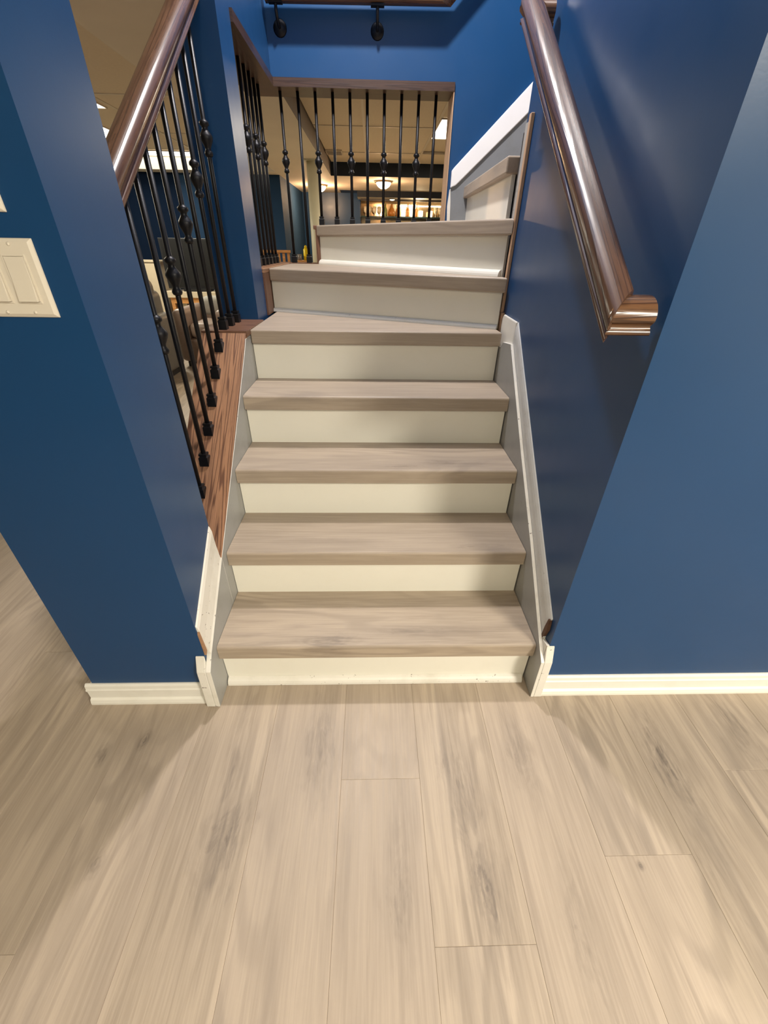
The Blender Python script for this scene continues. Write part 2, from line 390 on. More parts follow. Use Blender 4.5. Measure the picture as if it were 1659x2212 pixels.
def tile(x0, x1, y0, y1):
    k = (round(x1 - x0, 3), round(y1 - y0, 3))
    if k not in tm:
        a, l = (x1 - x0) / 2 - 0.012, (y1 - y0) / 2 - 0.012
        tm[k] = MB().box(-a, a, -l, l, 0, 0.02).mesh('ceiling_tile', TILE)
    o = bpy.data.objects.new('ceiling_tile', tm[k]); link(o, ((x0 + x1) / 2, (y0 + y1) / 2, CEIL + 0.004), cl)
TX, TY = 0.75, 1.48
LIT = []
gm = {}
def bar(x0, x1, y0, y1):
    k = (round(x1 - x0, 3), round(y1 - y0, 3))
    if k not in gm:
        a, l = (x1 - x0) / 2, (y1 - y0) / 2
        gm[k] = MB().box(-a, a, -l, l, 0, 0.016).box(-min(a, .004) if a < l else -a, min(a, .004) if a < l else a, -min(l, .004) if l < a else -l, min(l, .004) if l < a else l, 0.016, 0.03).mesh('ceiling_grid_bar', TBAR)
    o = bpy.data.objects.new('ceiling_grid_bar', gm[k]); link(o, ((x0 + x1) / 2, (y0 + y1) / 2, CEIL - 0.002), cl)
def grid(xs, ys, skip=()):
    for i in range(len(xs) - 1):
        for j in range(len(ys) - 1):
            if (i, j) not in skip: tile(xs[i], xs[i + 1], ys[j], ys[j + 1])
    for x in xs[1:-1]: bar(x - 0.012, x + 0.012, ys[0], ys[-1])
    for y in ys[1:-1]:
        for i in range(len(xs) - 1): bar(xs[i] + 0.0125, xs[i + 1] - 0.0125, y - 0.012, y + 0.012)
grid([-0.655, -0.11, 0.64, 1.39, 2.14, 2.89], [2.13, 3.51, 4.99, 6.45, 7.265], {(2, 1), (2, 2)} if False else {(2, 2)})
grid([-4.7, -3.95, -3.2, -2.45, -1.70, -1.455], [0.3, 1.15, 2.605, 4.085, 5.565, 7.0], ())

# lay-in light panels
def light_panel(x0, x1, y0, y1, label, drop=0.0):
    c = ((x0 + x1) / 2, (y0 + y1) / 2, CEIL - 0.012)
    t = thing('ceiling_light_panel', c, label, 'ceiling light', 'lit ceiling panels in the rooms behind the stair')
    f = MB(); e = 0.010; z0, z1 = CEIL - 0.012, CEIL + 0.002
    f.box(x0, x1, y0, y0 + e, z0, z1).box(x0, x1, y1 - e, y1, z0, z1).box(x0, x0 + e, y0 + e, y1 - e, z0, z1).box(x1 - e, x1, y0 + e, y1 - e, z0, z1)
    f.build('frame', TBAR, t)
    box('diffuser', PANEL, t, x0 + e, x1 - e, y0 + e, y1 - e, z0 + 0.004, z1)
light_panel(0.648, 1.38, 4.56, 5.44, 'square lit ceiling panel seen past the last baluster at the far opening')
light_panel(-3.75, -2.95, 5.20, 5.85, 'lit ceiling panel just left of the sloped dark handrail, middle of three')
light_panel(-3.90, -2.42, 6.62, 7.0, 'long lit ceiling panel seen between the sloped balusters')
light_panel(-3.4, -2.50, 4.25, 4.50, 'lit ceiling panel corner highest beside the blue pillar edge')
# ceiling vent
t = thing('ceiling_vent', (-0.53, 6.45, CEIL - 0.012), 'small cream air vent in the tiled ceiling beyond the far balusters', 'vent')
MB().box(-0.645, -0.425, 6.30, 6.62, CEIL - 0.010, CEIL + 0.002).build('vent_frame', TBAR, t)
for i in range(5): box('slat', plain('vent_slat', (0.35, 0.3, 0.24), 0.6) if i == 0 else bpy.data.materials['vent_slat'], t, -0.63, -0.44, 6.33 + 0.055 * i, 6.35 + 0.055 * i, CEIL - 0.016, CEIL - 0.010)

# ---- baseboards
def baseboard(name, x0, x1, y):
    # profile (out, z)
    pr = [(0, 0), (0.019, 0), (0.019, 0.008), (0.016, 0.019), (0.010, 0.024), (0.010, 0.056), (0.013, 0.058), (0.013, 0.063), (0.010, 0.066), (0.009, 0.078), (0.004, 0.083), (0, 0.083)]
    b = MB(); b.prism([(x0, y - o, z) for o, z in pr], (x1 - x0, 0, 0)); return struct(b.build(name, WHITE))
baseboard('baseboard_left', -0.889, -0.534, YFL - 0.0003)
baseboard('baseboard_right', 0.526, 3.0, YFR - 0.0003)
pr = [(0, 0), (0.019, 0), (0.016, 0.019), (0.010, 0.024), (0.010, 0.06), (0.009, 0.078), (0, 0.083)]
struct(MB().prism([(-0.8703 - o, YFL, z) for o, z in pr], (0, 0.230, 0)).build('baseboard_outer_left', WHITE))

# ---- opening trims
DK = OAKX
struct(MB().box(-0.665, -0.498, 1.275, 1.96, 1.852, 1.885).build('trim_1', oak_mat('header_oak_y', (0.055, 0.027, 0.017), (0.03, 0.013, 0.008), 'y', 0.4, 0.2)))
struct(MB().box(-0.665, 0.385, 1.96, 2.13, 1.852, 1.885).build('trim_2', oak_mat('header_oak_x', (0.055, 0.027, 0.017), (0.03, 0.013, 0.008), 'x', 0.4, 0.2)))
struct(MB().box(0.381, 0.3848, 1.962, 2.13, 1.302, 1.852).build('trim_3', TANWOOD))

# ================================================================== STAIRCASE
st = thing('staircase', (0, 0.5, 0), 'stair flight of pale oak treads and white risers turning right at the top', 'staircase')
def tread_profile(x0, x1, y0, y1, z):
    r = 0.009; p = [(y0, z - THK), (y0, z - r)]
    for i in range(1, 5):
        a = math.pi / 2 * i / 4; p.append((y0 + r - r * math.cos(a), z - r + r * math.sin(a)))
    p += [(y1, z), (y1, z - 0.02), (y0 + 0.035, z - 0.02), (y0 + 0.035, z - THK)]
    return MB().prism([(x0, y, zz) for y, zz in p], (x1 - x0, 0, 0))
Z = [0] + [RISE1 + RISE * i for i in range(5)] + [1.116, 1.302, 1.487, 1.672, 1.857]
def riser_seg(a, b, z0, z1, thick=0.015, name='riser', mat=RISER):
    a, b = Vector((*a, 0)), Vector((*b, 0)); d = (b - a).normalized(); n = Vector((-d.y, d.x, 0)) * thick
    pts = [a, b, b + n, a + n]
    ang = math.atan2(d.y, d.x)
    return MB().prism([(p.x, p.y, z0) for p in pts], (0, 0, z1 - z0)).build(name, mat, st, 0.0008, ang)
for k in range(1, 6):
    y = (k - 1) * RUN
    z0 = Z[k - 1] if k > 1 else 0.0005
    r = box('riser', RISER, st, -0.4885, 0.4865, y, y + 0.014, z0, Z[k] - 0.020)
    if k < 5: tread_profile(-HW, HW, y - NOSE, y + RUN + 0.012, Z[k]).build('tread', TREADM, st)
def poly_tread(pts, z, grain_a, grain_b, nose_edge=None):
    ang = math.atan2(grain_b[1] - grain_a[1], grain_b[0] - grain_a[0])
    return MB().prism([(x, y, z - THK) for x, y in pts], (0, 0, THK)).build('tread', TREADM, st, 0.006, ang, seg=3)
A6, B6 = (-0.498, 1.40), (0.498, 0.952)
A7, B7 = (-0.318, 1.968), (0.497, 0.992)
A8, B8 = (0.500, 1.968), (0.488, 1.06)
def offs(a, b, d):
    v = Vector((b[0] - a[0], b[1] - a[1])).normalized(); n = Vector((v.y, -v.x)) * d
    return (a[0] + n.x, a[1] + n.y), (b[0] + n.x, b[1] + n.y)
# tread 5 (first winder)
y5 = 4 * RUN - NOSE
poly_tread([(-HW, y5), (HW, y5), (HW, 0.965), (-HW, 1.412)], Z[5], (-1, 0), (1, 0))
riser_seg(A6, (0.490, 0.9556), Z[5], Z[6] - THK)
n6 = offs(A6, B6, 0.020)
poly_tread([(-0.500, 1.381), (0.496, 0.932), (0.496, 1.005), (-0.318, 1.969), (-0.500, 1.969)], Z[6], A6, B6)
riser_seg(A7, (0.490, 1.000), Z[6], Z[7] - THK)
poly_tread([(-0.335, 1.969), (0.496, 0.962), (0.4965, 1.05), (0.52, 1.05), (0.52, 1.969)], Z[7], A7, B7)
riser_seg(A8, B8, Z[7], Z[8] - THK)
poly_tread([(0.478, 1.969), (0.462, 1.05), (0.82, 1.05), (0.82, 1.969)], Z[8], (0, 1), (0, 0))
riser_seg((0.80, 1.968), (0.80, 1.05), Z[8], Z[9] - THK)
poly_tread([(0.78, 1.969), (0.78, 1.05), (1.10, 1.05), (1.10, 1.969)], Z[9], (0, 1), (0, 0))
riser_seg((1.08, 1.968), (1.08, 1.05), Z[9], Z[10] - THK)
poly_tread([(1.06, 1.969), (1.06, 1.05), (3.09, 1.05), (3.09, 1.969)], Z[10], (0, 1), (0, 0))
# shoe mouldings at the foot of risers
def shoe(a, b, z, r, mat, name='shoe_moulding', rot=True):
    a, b = Vector((*a, 0)), Vector((*b, 0)); d = (b - a).normalized(); n = Vector((d.y, -d.x, 0))
    pr = [(0, 0), (r, 0)] + [(r * math.cos(t), r * 1.15 * math.sin(t)) for t in (0.35, 0.7, 1.05, 1.4)] + [(0, r * 1.15)]
    m = MB(); m.prism([tuple(a + n * o + Vector((0, 0, z + h))) for o, h in pr], tuple(b - a))
    return m.build(name, mat, st)
shoe((-0.487, -0.0002), (0.478, -0.0002), 0.0006, 0.020, WORN)
shoe((-0.497, 1.3988), (0.488, 0.9555), Z[5] + 0.0005, 0.014, SKIRT)
shoe((-0.315, 1.963), (0.486, 1.004), Z[6] + 0.0005, 0.020, WHITE)
def shade_sides(o):
    o.data.materials.append(SHADED)
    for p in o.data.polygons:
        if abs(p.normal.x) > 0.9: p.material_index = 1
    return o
# ---- left skirt: inner board and moulding on the pillar
def yz(pts, x): return [(x, y, z) for y, z in pts]
shade_sides(MB().prism(yz([(-0.093, 0.001), (-0.084, 0.158), (-0.05, 0.197), (0.168, 0.380), (0.168, 0.001)], -0.5045), (0.0145, 0, 0)).build('skirt_board', WORN, st, 0.0012))
shade_sides(MB().prism(yz([(0.1685, 0.001), (0.1685, 0.380), (0.36, 0.539), (0.50, 0.653), (0.77, 0.880), (0.80, 0.912), (0.905, 0.912), (0.905, 0.001)], -0.5045), (0.0145, 0, 0)).build('skirt_board', WORN, st, 0.0012))
MB().prism(yz([(-0.0928, 0.001), (-0.0838, 0.157), (YFL - 0.0006, 0.206), (YFL - 0.0006, 0.001)], -0.5312), (0.0264, 0, 0)).build('skirt_foot', WORN, st, 0.002)
ml = MB()
lo = lambda y: 0.239 + 0.84 * y
hi = lambda y: 0.372 + 0.803 * y
pth = [(-0.046, 0), (0.192, 1)]
secs = []
for y in (-0.060, 0.166):
    secs.append([(-0.5048, y, lo(y) - 0.06), (-0.4905, y, lo(y) - 0.0), (-0.4935, y, lo(y) + 0.010), (-0.4975, y, lo(y) + 0.06), (-0.4985, y, hi(y) - 0.020), (-0.5015, y, hi(y) - 0.006), (-0.5048, y, hi(y))])
# lower end is cut back square to the slope
for i, p in enumerate(secs[0]):
    k = (p[2] - secs[0][0][2]) / (secs[0][-1][2] - secs[0][0][2]); secs[0][i] = (p[0], -0.045 - 0.014 * k, p[2] + 0.84 * (0.015 - 0.014 * k))
for i, p in enumerate(secs[1]):
    secs[1][i] = (p[0], p[1], p[2])
ml.sweep(secs, [(0, 0, 0), (0, 0, 0)], smooth=False); ml.build('skirt_moulding', WORN, st)
MB().prism(yz([(-0.060, lo(-0.06) + 0.018), (-0.0615, hi(-0.06) - 0.03), (-0.052, hi(-0.06) - 0.012), (-0.046, lo(-0.046) + 0.018)], -0.5046), (0.006, 0, 0)).build('broken_edge', RAWEDGE, st)
# ---- right skirt
shade_sides(MB().prism(yz([(-0.073, 0.001), (-0.068, 0.165), (-0.024, 0.206), (0.20, 0.420), (0.43, 0.622), (0.73, 0.900), (0.745, 0.915), (0.845, 0.904), (0.866, 0.880), (0.905, 0.880), (0.905, 0.001)], 0.4902), (0.0105, 0, 0)).build('skirt_board', WORN, st, 0.0015))
MB().prism(yz([(-0.0728, 0.001), (-0.0678, 0.164), (YFR - 0.0006, 0.222), (YFR - 0.0006, 0.001)], 0.5009), (0.0246, 0, 0)).build('skirt_foot', WORN, st, 0.002)
MB().prism(yz([(-0.049, 0.18), (-0.049, 0.222), (-0.02, 0.215), (0.02, 0.23), (0.02, 0.15)], 0.5009), (0.0088, 0, 0)).build('skirt_foot', WORN, st, 0.001)
hr = lambda y: 0.322 + 0.880 * y
lr = lambda y: 0.227 + 0.92 * y
secs = []
for y in (0.006, 0.757):
    secs.append([(0.5097, y, lr(y) - 0.09), (0.501, y, lr(y) - 0.09), (0.501, y, hr(y) - 0.032), (0.503, y, hr(y) - 0.016), (0.5065, y, hr(y) - 0.003), (0.5097, y, hr(y))])
z0_, z1_ = secs[0][0][2], secs[0][-1][2]
secs[0] = [(p[0], -0.022 + 0.0 * p[1] + 0.012 * (1 - (p[2] - z0_) / (z1_ - z0_)), p[2] - 0.022) for p in secs[0]]
MB().sweep(secs, [(0, 0, 0), (0, 0, 0)], smooth=False).build('skirt_moulding', SKIRT, st)
MB().prism(yz([(0.7572, 0.78), (0.7572, hr(0.757)), (0.925, 0.992), (0.945, 0.975), (0.945, 0.78)], 0.5011), (0.0085, 0, 0)).build('skirt_moulding', WHITE, st, 0.004)
MB().prism(yz([(-0.026, 0.262), (-0.022, 0.298), (-0.017, 0.300), (-0.010, 0.262), (-0.005, 0.205), (-0.012, 0.205)], 0.4995), (0.0099, 0, 0)).build('broken_edge', plain('splintered_edge', (0.09, 0.04, 0.02), 0.7, nscale=90, var=0.5), st)
# ---- end of right wall: raw boards beside the winders
MB().box(0.4975, 0.5095, 0.9465, 0.984, 0.90, 0.9935).build('edge_strip', TANWOOD, st)
MB().box(0.4975, 0.5095, 0.962, 0.984, 0.994, 1.582).build('edge_strip', TANWOOD, st, 0.002)
GREYB = trim_mat('grey_board', (0.42, 0.40, 0.37), 0.7, 0.6, 0.6)
MB().box(0.5005, 0.5095, 0.9845, 1.020, 1.303, 1.565).build('edge_strip', GREYB, st)
MB().box(0.5035, 0.5095, 1.0205, 1.044, 1.303, 1.545).build('edge_strip', GAP, st)  # dark strip paints the shade of the recess between the boards
# ---- skirt on the far wall climbing right
yb = YF - 0.0004
MB().prism([(0.402, yb, 1.478), (0.402, yb, 1.550), (0.415, yb, 1.565), (0.7557, yb, 1.886), (1.6, yb, 2.68), (1.6, yb, 2.56), (0.7557, yb, 1.775), (0.430, yb, 1.490)], (0, -0.019, 0)).build('skirt_moulding', trim_mat('bright_white_trim', (0.84, 0.83, 0.82), 0.0, 0.35, 0.1), st, 0.004)
MB().prism([(0.416, yb, 1.303), (0.410, yb, 1.42), (0.404, yb, 1.477), (0.430, yb, 1.489), (0.7557, yb, 1.774), (1.6, yb, 2.55), (1.6, yb, 2.2), (0.52, yb, 1.303)], (0, -0.008, 0)).build('skirt_board', trim_mat('grey_primed_board', (0.20, 0.21, 0.22), 0.3, 0.6, 0.4), st)  # shadow under the moulding is put into this board's grey
MB().prism([(0.400, yb, 1.303), (0.393, yb, 1.40), (0.399, yb, 1.47), (0.403, yb, 1.476), (0.409, yb, 1.42), (0.4155, yb, 1.303)], (0, -0.010, 0)).build('broken_edge', WORN, st)

# ================================================================== BALUSTRADES
SHAFT_R = 0.0076
def knuckle_prof():
    return [(SHAFT_R, -0.050), (0.0125, -0.047), (0.0145, -0.041), (0.0125, -0.035), (0.009, -0.030), (0.0105, -0.024), (0.019, -0.008), (0.0215, 0.001), (0.0195, 0.008), (0.012, 0.018), (0.009, 0.024), (0.0105, 0.029), (0.0155, 0.033), (0.0155, 0.040), (0.0105, 0.044), (SHAFT_R, 0.047)]
KN = MB().lathe(knuckle_prof(), (0, 0, 0), 12).mesh('knuckle', IRON)
SHB = MB(); SHB.box(-0.0145, 0.0145, -0.0145, 0.0145, 0.0, 0.030)
SHB.add([(-0.0145, -0.0145, 0.030), (0.0145, -0.0145, 0.030), (0.0145, 0.0145, 0.030), (-0.0145, 0.0145, 0.030), (-0.009, -0.009, 0.036), (0.009, -0.009, 0.036), (0.009, 0.009, 0.036), (-0.009, 0.009, 0.036)],
        [(0, 1, 5, 4), (1, 2, 6, 5), (2, 3, 7, 6), (3, 0, 4, 7)])
SHB.box(-0.0125, 0.0125, -0.0125, 0.0125, 0.036, 0.043)
SHM = SHB.mesh('shoe', IRON)
shaft_m = {}
def baluster(parent, x, y, z0, z1, kz=None, shoe=True, tilt=0.0):
    h = round(z1 - z0, 3)
    if h not in shaft_m:
        shaft_m[h] = MB().lathe([(SHAFT_R, 0), (SHAFT_R, h)], (0, 0, 0), 10).mesh('baluster', IRON)
    b = bpy.data.objects.new('baluster', shaft_m[h]); link(b, (x, y, z0), parent)
    if kz is not None:
        k = bpy.data.objects.new('knuckle', KN); link(k, (x, y, kz), b)
    if shoe:
        s = bpy.data.objects.new('shoe', SHM); link(s, (x, y, z0), b)
    return b
RPROF = [(-0.024, 0.0), (0.024, 0.0), (0.026, 0.006), (0.021, 0.011), (0.017, 0.017), (0.023, 0.024), (0.030, 0.034), (0.0305, 0.044), (0.027, 0.055), (0.019, 0.063), (0.009, 0.067), (0.0, 0.068),
         (-0.009, 0.067), (-0.019, 0.063), (-0.027, 0.055), (-0.0305, 0.044), (-0.030, 0.034), (-0.023, 0.024), (-0.017, 0.017), (-0.021, 0.011), (-0.026, 0.006)]
def rail_obj(name, mat, parent, p0, p1, cut0=None, cut1=None, sc=1.0):
    """rail along +-y slope; p0,p1: bottom-centre points; profile kept perpendicular in z"""
    d = (Vector(p1) - Vector(p0)); L = d.length; m = MB()
    # local: build along +Y then rotate about X so the grain follows the slope
    ang = math.atan2(d.z, d.y); ca = math.cos(ang)
    secs = []
    for t, cut in ((0, cut0), (L, cut1)):
        lp = []
        for (x, z) in RPROF:
            x, z = x * sc, z * sc
            yy = t
            if cut: yy += cut(x, z)
            lp.append((x, yy, z * ca))
        secs.append(lp)
    m.sweep(secs, [(0, 0, 0), (0, 0, 0)])
    me = m.mesh(name, mat)
    o = bpy.data.objects.new(name, me); link(o, p0, parent); o.rotation_euler = (ang, 0, 0)
    return o
# --- sloped balustrade in the first opening
bl = thing('balustrade', (-0.58, 0.65, 0.5), 'sloped black iron balustrade with walnut handrail on a red oak cap left of steps', 'railing', 'stair balustrades')
capz = lambda y: 0.237 + 0.85 * y
ang = math.atan(0.85); L = (0.815 - 0.170) / math.cos(ang); th = 0.021
me = MB().box(-0.082, 0.082, 0, L, -th, 0).mesh('oak_cap', OAK)
cp = bpy.data.objects.new('oak_cap', me); link(cp, (-0.5735, 0.170, capz(0.170)), bl); cp.rotation_euler = (ang, 0, 0)
MB().box(-0.6555, -0.487, 0.8155, 1.0995, 0.916, 0.937).build('oak_cap', OAKX, bl, 0.0015)
rz = lambda y: 1.077 + 0.689 * y
def mk(a, b): return rail_obj('handrail', RAILM, bl, a, b)
a_ = math.atan(0.689)
rail_obj('handrail', RAILM, bl, (-0.58, 0.170, rz(0.170) + 0.006), (-0.58, 1.0985, rz(1.0985) + 0.006), cut0=lambda x, z: z * math.sin(a_) * 1.0, cut1=lambda x, z: z * math.sin(a_), sc=1.03)
for i in range(9):
    y = 0.333 + 0.0862 * i
    zb = capz(y) if i < 6 else 0.937
    kz = (1.008 + 0.728 * (y - 0.3356)) if i % 2 == 0 else None
    baluster(bl, -0.58, y, zb - (0.012 if i < 6 else 0), rz(y) + 0.010, kz)
# --- upper left opening
b2 = thing('balustrade', (-0.57, 1.62, 0.93), 'row of black balusters seen end-on in the side opening behind the blue post', 'railing', 'stair balustrades')
MB().box(-0.655, -0.5005, 1.276, 1.9695, 0.931, 1.100).build('oak_side', OAKZ, b2)
MB().box(-0.665, -0.5005, 1.276, 1.969, 1.1005, 1.119).build('oak_cap', OAK, b2, 0.002)
for i in range(8):
    y = 1.325 + 0.087 * i
    baluster(b2, -0.57, y, 1.119, 1.852, 1.60 if i % 2 == 1 else None)
# --- far opening
b3 = thing('balustrade', (-0.05, 2.045, 1.11), 'row of black balusters with knuckles across the far opening above top winder', 'railing', 'stair balustrades')
MB().box(-0.6548, -0.342, 1.9705, 2.12, 1.1125, 1.119).build('oak_cap', OAKX, b3)
MB().box(-0.3415, 0.384, 1.9705, 2.12, 1.1125, 1.283).build('oak_side', OAKZ, b3)
MB().box(-0.352, 0.384, 1.9705, 2.125, 1.2835, 1.302).build('oak_cap', OAKX, b3, 0.002)
for i in range(10):
    x = -0.481 + 0.0872 * i
    baluster(b3, x, 2.03, 1.119 if i < 2 else 1.302, 1.852, 1.582 if i % 2 == 0 else None)

# ================================================================== HANDRAILS
# right wall rail with mitred returns
hr_ = thing('wall_handrail', (0.43, 0.43, 1.1), 'glossy dark walnut handrail sloping up the right blue wall with mitred ends', 'handrail')
xr = 0.434; s_ = 0.725; a_ = math.atan(s_)
y0, y1 = -0.052, 0.915; zr = lambda y: 1.062 + s_ * (y + 0.052)
miter = lambda x, z: -x + 0.0
# mitre plane at 45 degrees in plan: shift along the slope grows with x
rail_obj('rail', RAILM, hr_, (xr, y0 + 0.03, zr(y0 + 0.03)), (xr, y1 - 0.03, zr(y1 - 0.03)),
         cut0=lambda x, z: x / math.cos(a_) * 1.0 + z * math.sin(a_) * 0.6, cut1=lambda x, z: -x / math.cos(a_) + z * math.sin(a_) * 0.6)
def ret(yc, zc, sgn, name):
    lp0, lp1 = [], []
    for (o, z) in RPROF:
        # o = across (along y), returns run in +x
        lp0.append((-sgn * 0 + (xr + o * sgn * 1.0), yc + o, zc + 0.004 + z * 0.78 + o * s_ * 0.45))
        lp1.append((0.494 - 0.6 * abs(o) ** 1.5, yc + o, zc + 0.004 + z * 0.78 + o * s_ * 0.45))
    return MB().sweep([lp0, lp1], [(0, 0, 0), (0, 0, 0)]).build(name, RAILX, hr_)
ret(y0 + 0.03, zr(y0 + 0.03), 1, 'return_end')
ret(y1 - 0.03, zr(y1 - 0.03), -1, 'return_end')
# far wall rail with two brackets
fh = thing('wall_handrail', (-0.1, 1.9, 2.09), 'dark walnut handrail high on the far blue wall with two black brackets', 'handrail')
m = MB(); lp = [(0, x, z) for x, z in RPROF]; m.sweep([[(q[0] - 0.49, q[1] + 1.895, q[2] + 2.104) for q in lp], [(q[0] + 0.31 + (q[1] * 0.9), q[1] + 1.895, q[2] + 2.112) for q in lp]], [(0, 0, 0)] * 2); m.build('rail', RAILX, fh)
m = MB(); m.sweep([[(q[0] + 0.31 + q[1] * 0.9, q[1] + 1.895, q[2] + 2.112) for q in lp], [(1.70, q[1] + 1.895, q[2] + 2.112 + 0.94 * 1.39) for q in lp]], [(0, 0, 0)] * 2); m.build('rail', RAILX, fh)
for bx in (-0.445, 0.004):
    bk = MB()
    path = [(bx, 1.897, 2.104), (bx, 1.897, 2.085), (bx, 1.905, 2.066), (bx, 1.925, 2.052), (bx, 1.958, 2.046)]
    rr = 0.007
    secs = []
    for i, p in enumerate(path):
        a = Vector(path[max(0, i - 1)]); b = Vector(path[min(len(path) - 1, i + 1)]); d = (b - a).normalized()
        e1 = Vector((1, 0, 0)); e2 = d.cross(e1)
        secs.append([tuple(e1 * (rr * math.cos(t)) + e2 * (rr * math.sin(t))) for t in [k * math.pi / 5 for k in range(10)]])
    bo = bk.sweep(secs, path).build('bracket', IRON, fh)
    MB().lathe([(0.004, -0.012), (0.018, -0.010), (0.028, -0.004), (0.031, 0.0)], (bx, YF - 0.0006, 2.046), 18, 'y').build('rosette', IRON, bo)
    MB().box(bx - 0.03, bx + 0.03, 1.884, 1.910, 2.0985, 2.1045).build('saddle_plate', IRON, bo)

# ================================================================== SWITCHES
def switch_plate(xr_, z0, z1, label, n):
    wdt = 0.0705 + 0.046 * (n - 1); x1 = xr_; x0 = x1 - wdt; yf = YFL - 0.0005
    t = thing('light_switch', ((x0 + x1) / 2, yf, z0), label, 'switch')
    # plate with chamfered rim
    c = 0.006; b = MB()
    b.add([(x0, yf, z0), (x1, yf, z0), (x1, yf, z1), (x0, yf, z1), (x0 + 0.001, yf - 0.0025, z0 + 0.001), (x1 - 0.001, yf - 0.0025, z0 + 0.001), (x1 - 0.001, yf - 0.0025, z1 - 0.001), (x0 + 0.001, yf - 0.0025, z1 - 0.001),
           (x0 + c, yf - 0.0058, z0 + c), (x1 - c, yf - 0.0058, z0 + c), (x1 - c, yf - 0.0058, z1 - c), (x0 + c, yf - 0.0058, z1 - c)],
          [(0, 1, 2, 3), (0, 4, 5, 1), (1, 5, 6, 2), (2, 6, 7, 3), (3, 7, 4, 0), (4, 8, 9, 5), (5, 9, 10, 6), (6, 10, 11, 7), (7, 11, 8, 4), (8, 11, 10, 9)])
    b.build('plate', PLASTIC, t, 0.0008)
    zc = (z0 + z1) / 2
    for i in range(n):
        xc = x1 - 0.0352 - 0.046 * i; a = 0.0158; h = 0.0325
        yp = yf - 0.006
        fr = MB(); e = 0.0022
        fr.box(xc - a - e, xc - a, yp - 0.0012, yp + 0.0002, zc - h - e, zc + h + e).box(xc + a, xc + a + e, yp - 0.0012, yp + 0.0002, zc - h - e, zc + h + e)
        fr.box(xc - a, xc + a, yp - 0.0012, yp + 0.0002, zc - h - e, zc - h).box(xc - a, xc + a, yp - 0.0012, yp + 0.0002, zc + h, zc + h + e)
        ro = MB(); ro.prism([(xc - a + 0.0006, yp + 0.0002, zc - h + 0.0006), (xc - a + 0.0006, yp - 0.0062, zc - h + 0.0006), (xc - a + 0.0006, yp - 0.0022, zc), (xc - a + 0.0006, yp - 0.0012, zc + h - 0.0006), (xc - a + 0.0006, yp + 0.0002, zc + h - 0.0006)], (2 * a - 0.0012, 0, 0))
        rk = ro.build('rocker', PLASTIC, t, 0.0006)
        fr.build('rocker_frame', PLASTIC, rk)
        for sz in (zc - 0.0485, zc + 0.0485):
            MB().lathe([(0.0002, -0.0016), (0.0022, -0.0013), (0.003, 0.0)], (xc, yf - 0.0056, sz), 10, 'y').build('screw', PLASTIC, t)
switch_plate(-0.550, 1.1000, 1.2135, 'almond rocker switch plate on the left blue pillar, lower of two', 3)
switch_plate(-0.571, 1.2455, 1.3600, 'upper switch plate on blue pillar, only its corner showing at photo edge', 1)

# ================================================================== REAR ROOM
# support column
t = thing('support_column', (-0.77, 5.9, 0), 'slim cream painted support column behind the far balusters', 'column')
colm = plain('column_paint', (0.60, 0.56, 0.40), 0.45, 0, 12, 0.05)
MB().lathe([(0.083, 0.02), (0.083, 2.085)], (-0.770, 5.9, 0), 28).build('shaft', colm, t)
MB().box(-0.87, -0.67, 5.8, 6.0, 2.0855, 2.0995).build('top_plate', colm, t); MB().box(-0.87, -0.67, 5.8, 6.0, 0.0005, 0.02).build('base_plate', colm, t)
# flush globe lights
def globe(x, y, z, label):
    t = thing('ceiling_globe_lamp', (x, y, z), label, 'ceiling light')
    MB().lathe([(0.15, z - 0.02), (0.15, z - 0.0005)], (x, y, 0), 24).build('canopy', plain('brushed_canopy', (0.5, 0.38, 0.25), 0.35, 0.6) if 'brushed_canopy' not in bpy.data.materials else bpy.data.materials['brushed_canopy'], t)
    MB().lathe([(0.005, z - 0.105), (0.05, z - 0.098), (0.09, z - 0.075), (0.115, z - 0.045), (0.12, z - 0.0205)], (x, y, 0), 20).build('shade', GLOBE, t)
globe(0.16, 7.75, 2.0995, 'glowing glass ceiling lamp in front of the bar, larger one')
globe(-0.97, 8.45, 2.0995, 'glowing ceiling lamp beside the cream column')
# bar: header is a soffit, shelves with glassware
bar_m = plain('dark_bar_wood', (0.03, 0.024, 0.02), 0.35)
t = thing('back_bar', (1.2, 9.7, 0), 'dark back bar with lit shelf of bottles beyond the far balusters', 'bar')
MB().box(-0.26, 3.1, 9.45, 9.88, 0.0005, 1.05).build('cabinet', bar_m, t)
MB().box(-0.26, 3.1, 9.42, 9.88, 1.0505, 1.09).build('counter', plain('dark_counter', (0.03, 0.05, 0.05), 0.2), t)
MB().box(-0.26, 3.1, 9.865, 9.88, 1.0905, 1.999).build('mirror_back', plain('warm_mirror', (0.62, 0.44, 0.24), 0.12, 0.75), t)
MB().box(-0.26, 3.1, 9.55, 9.862, 1.700, 1.720).build('shelf', plain('dark_glass_shelf', (0.03, 0.06, 0.06), 0.15), t)
MB().box(-0.26, 3.1, 9.55, 9.862, 1.42, 1.44).build('shelf', bar_m, t)
MB().box(-0.26, 3.1, 9.52, 9.56, 1.965, 1.998).build('valance', bar_m, t)
MB().box(0.55, 2.2, 9.83, 9.86, 1.905, 1.925).build('light_strip', emit('bar_strip', (1.0, 0.86, 0.6), 7.0), t)
amber = plain('amber_glass', (0.45, 0.17, 0.03), 0.12); clearg = plain('pale_glass', (0.80, 0.72, 0.55), 0.1); globg = emit('lit_candle_glass', (1.0, 0.86, 0.62), 3.0); greeng = plain('green_glass', (0.2, 0.25, 0.08), 0.15)  # round white glasses are given added emission to look bright
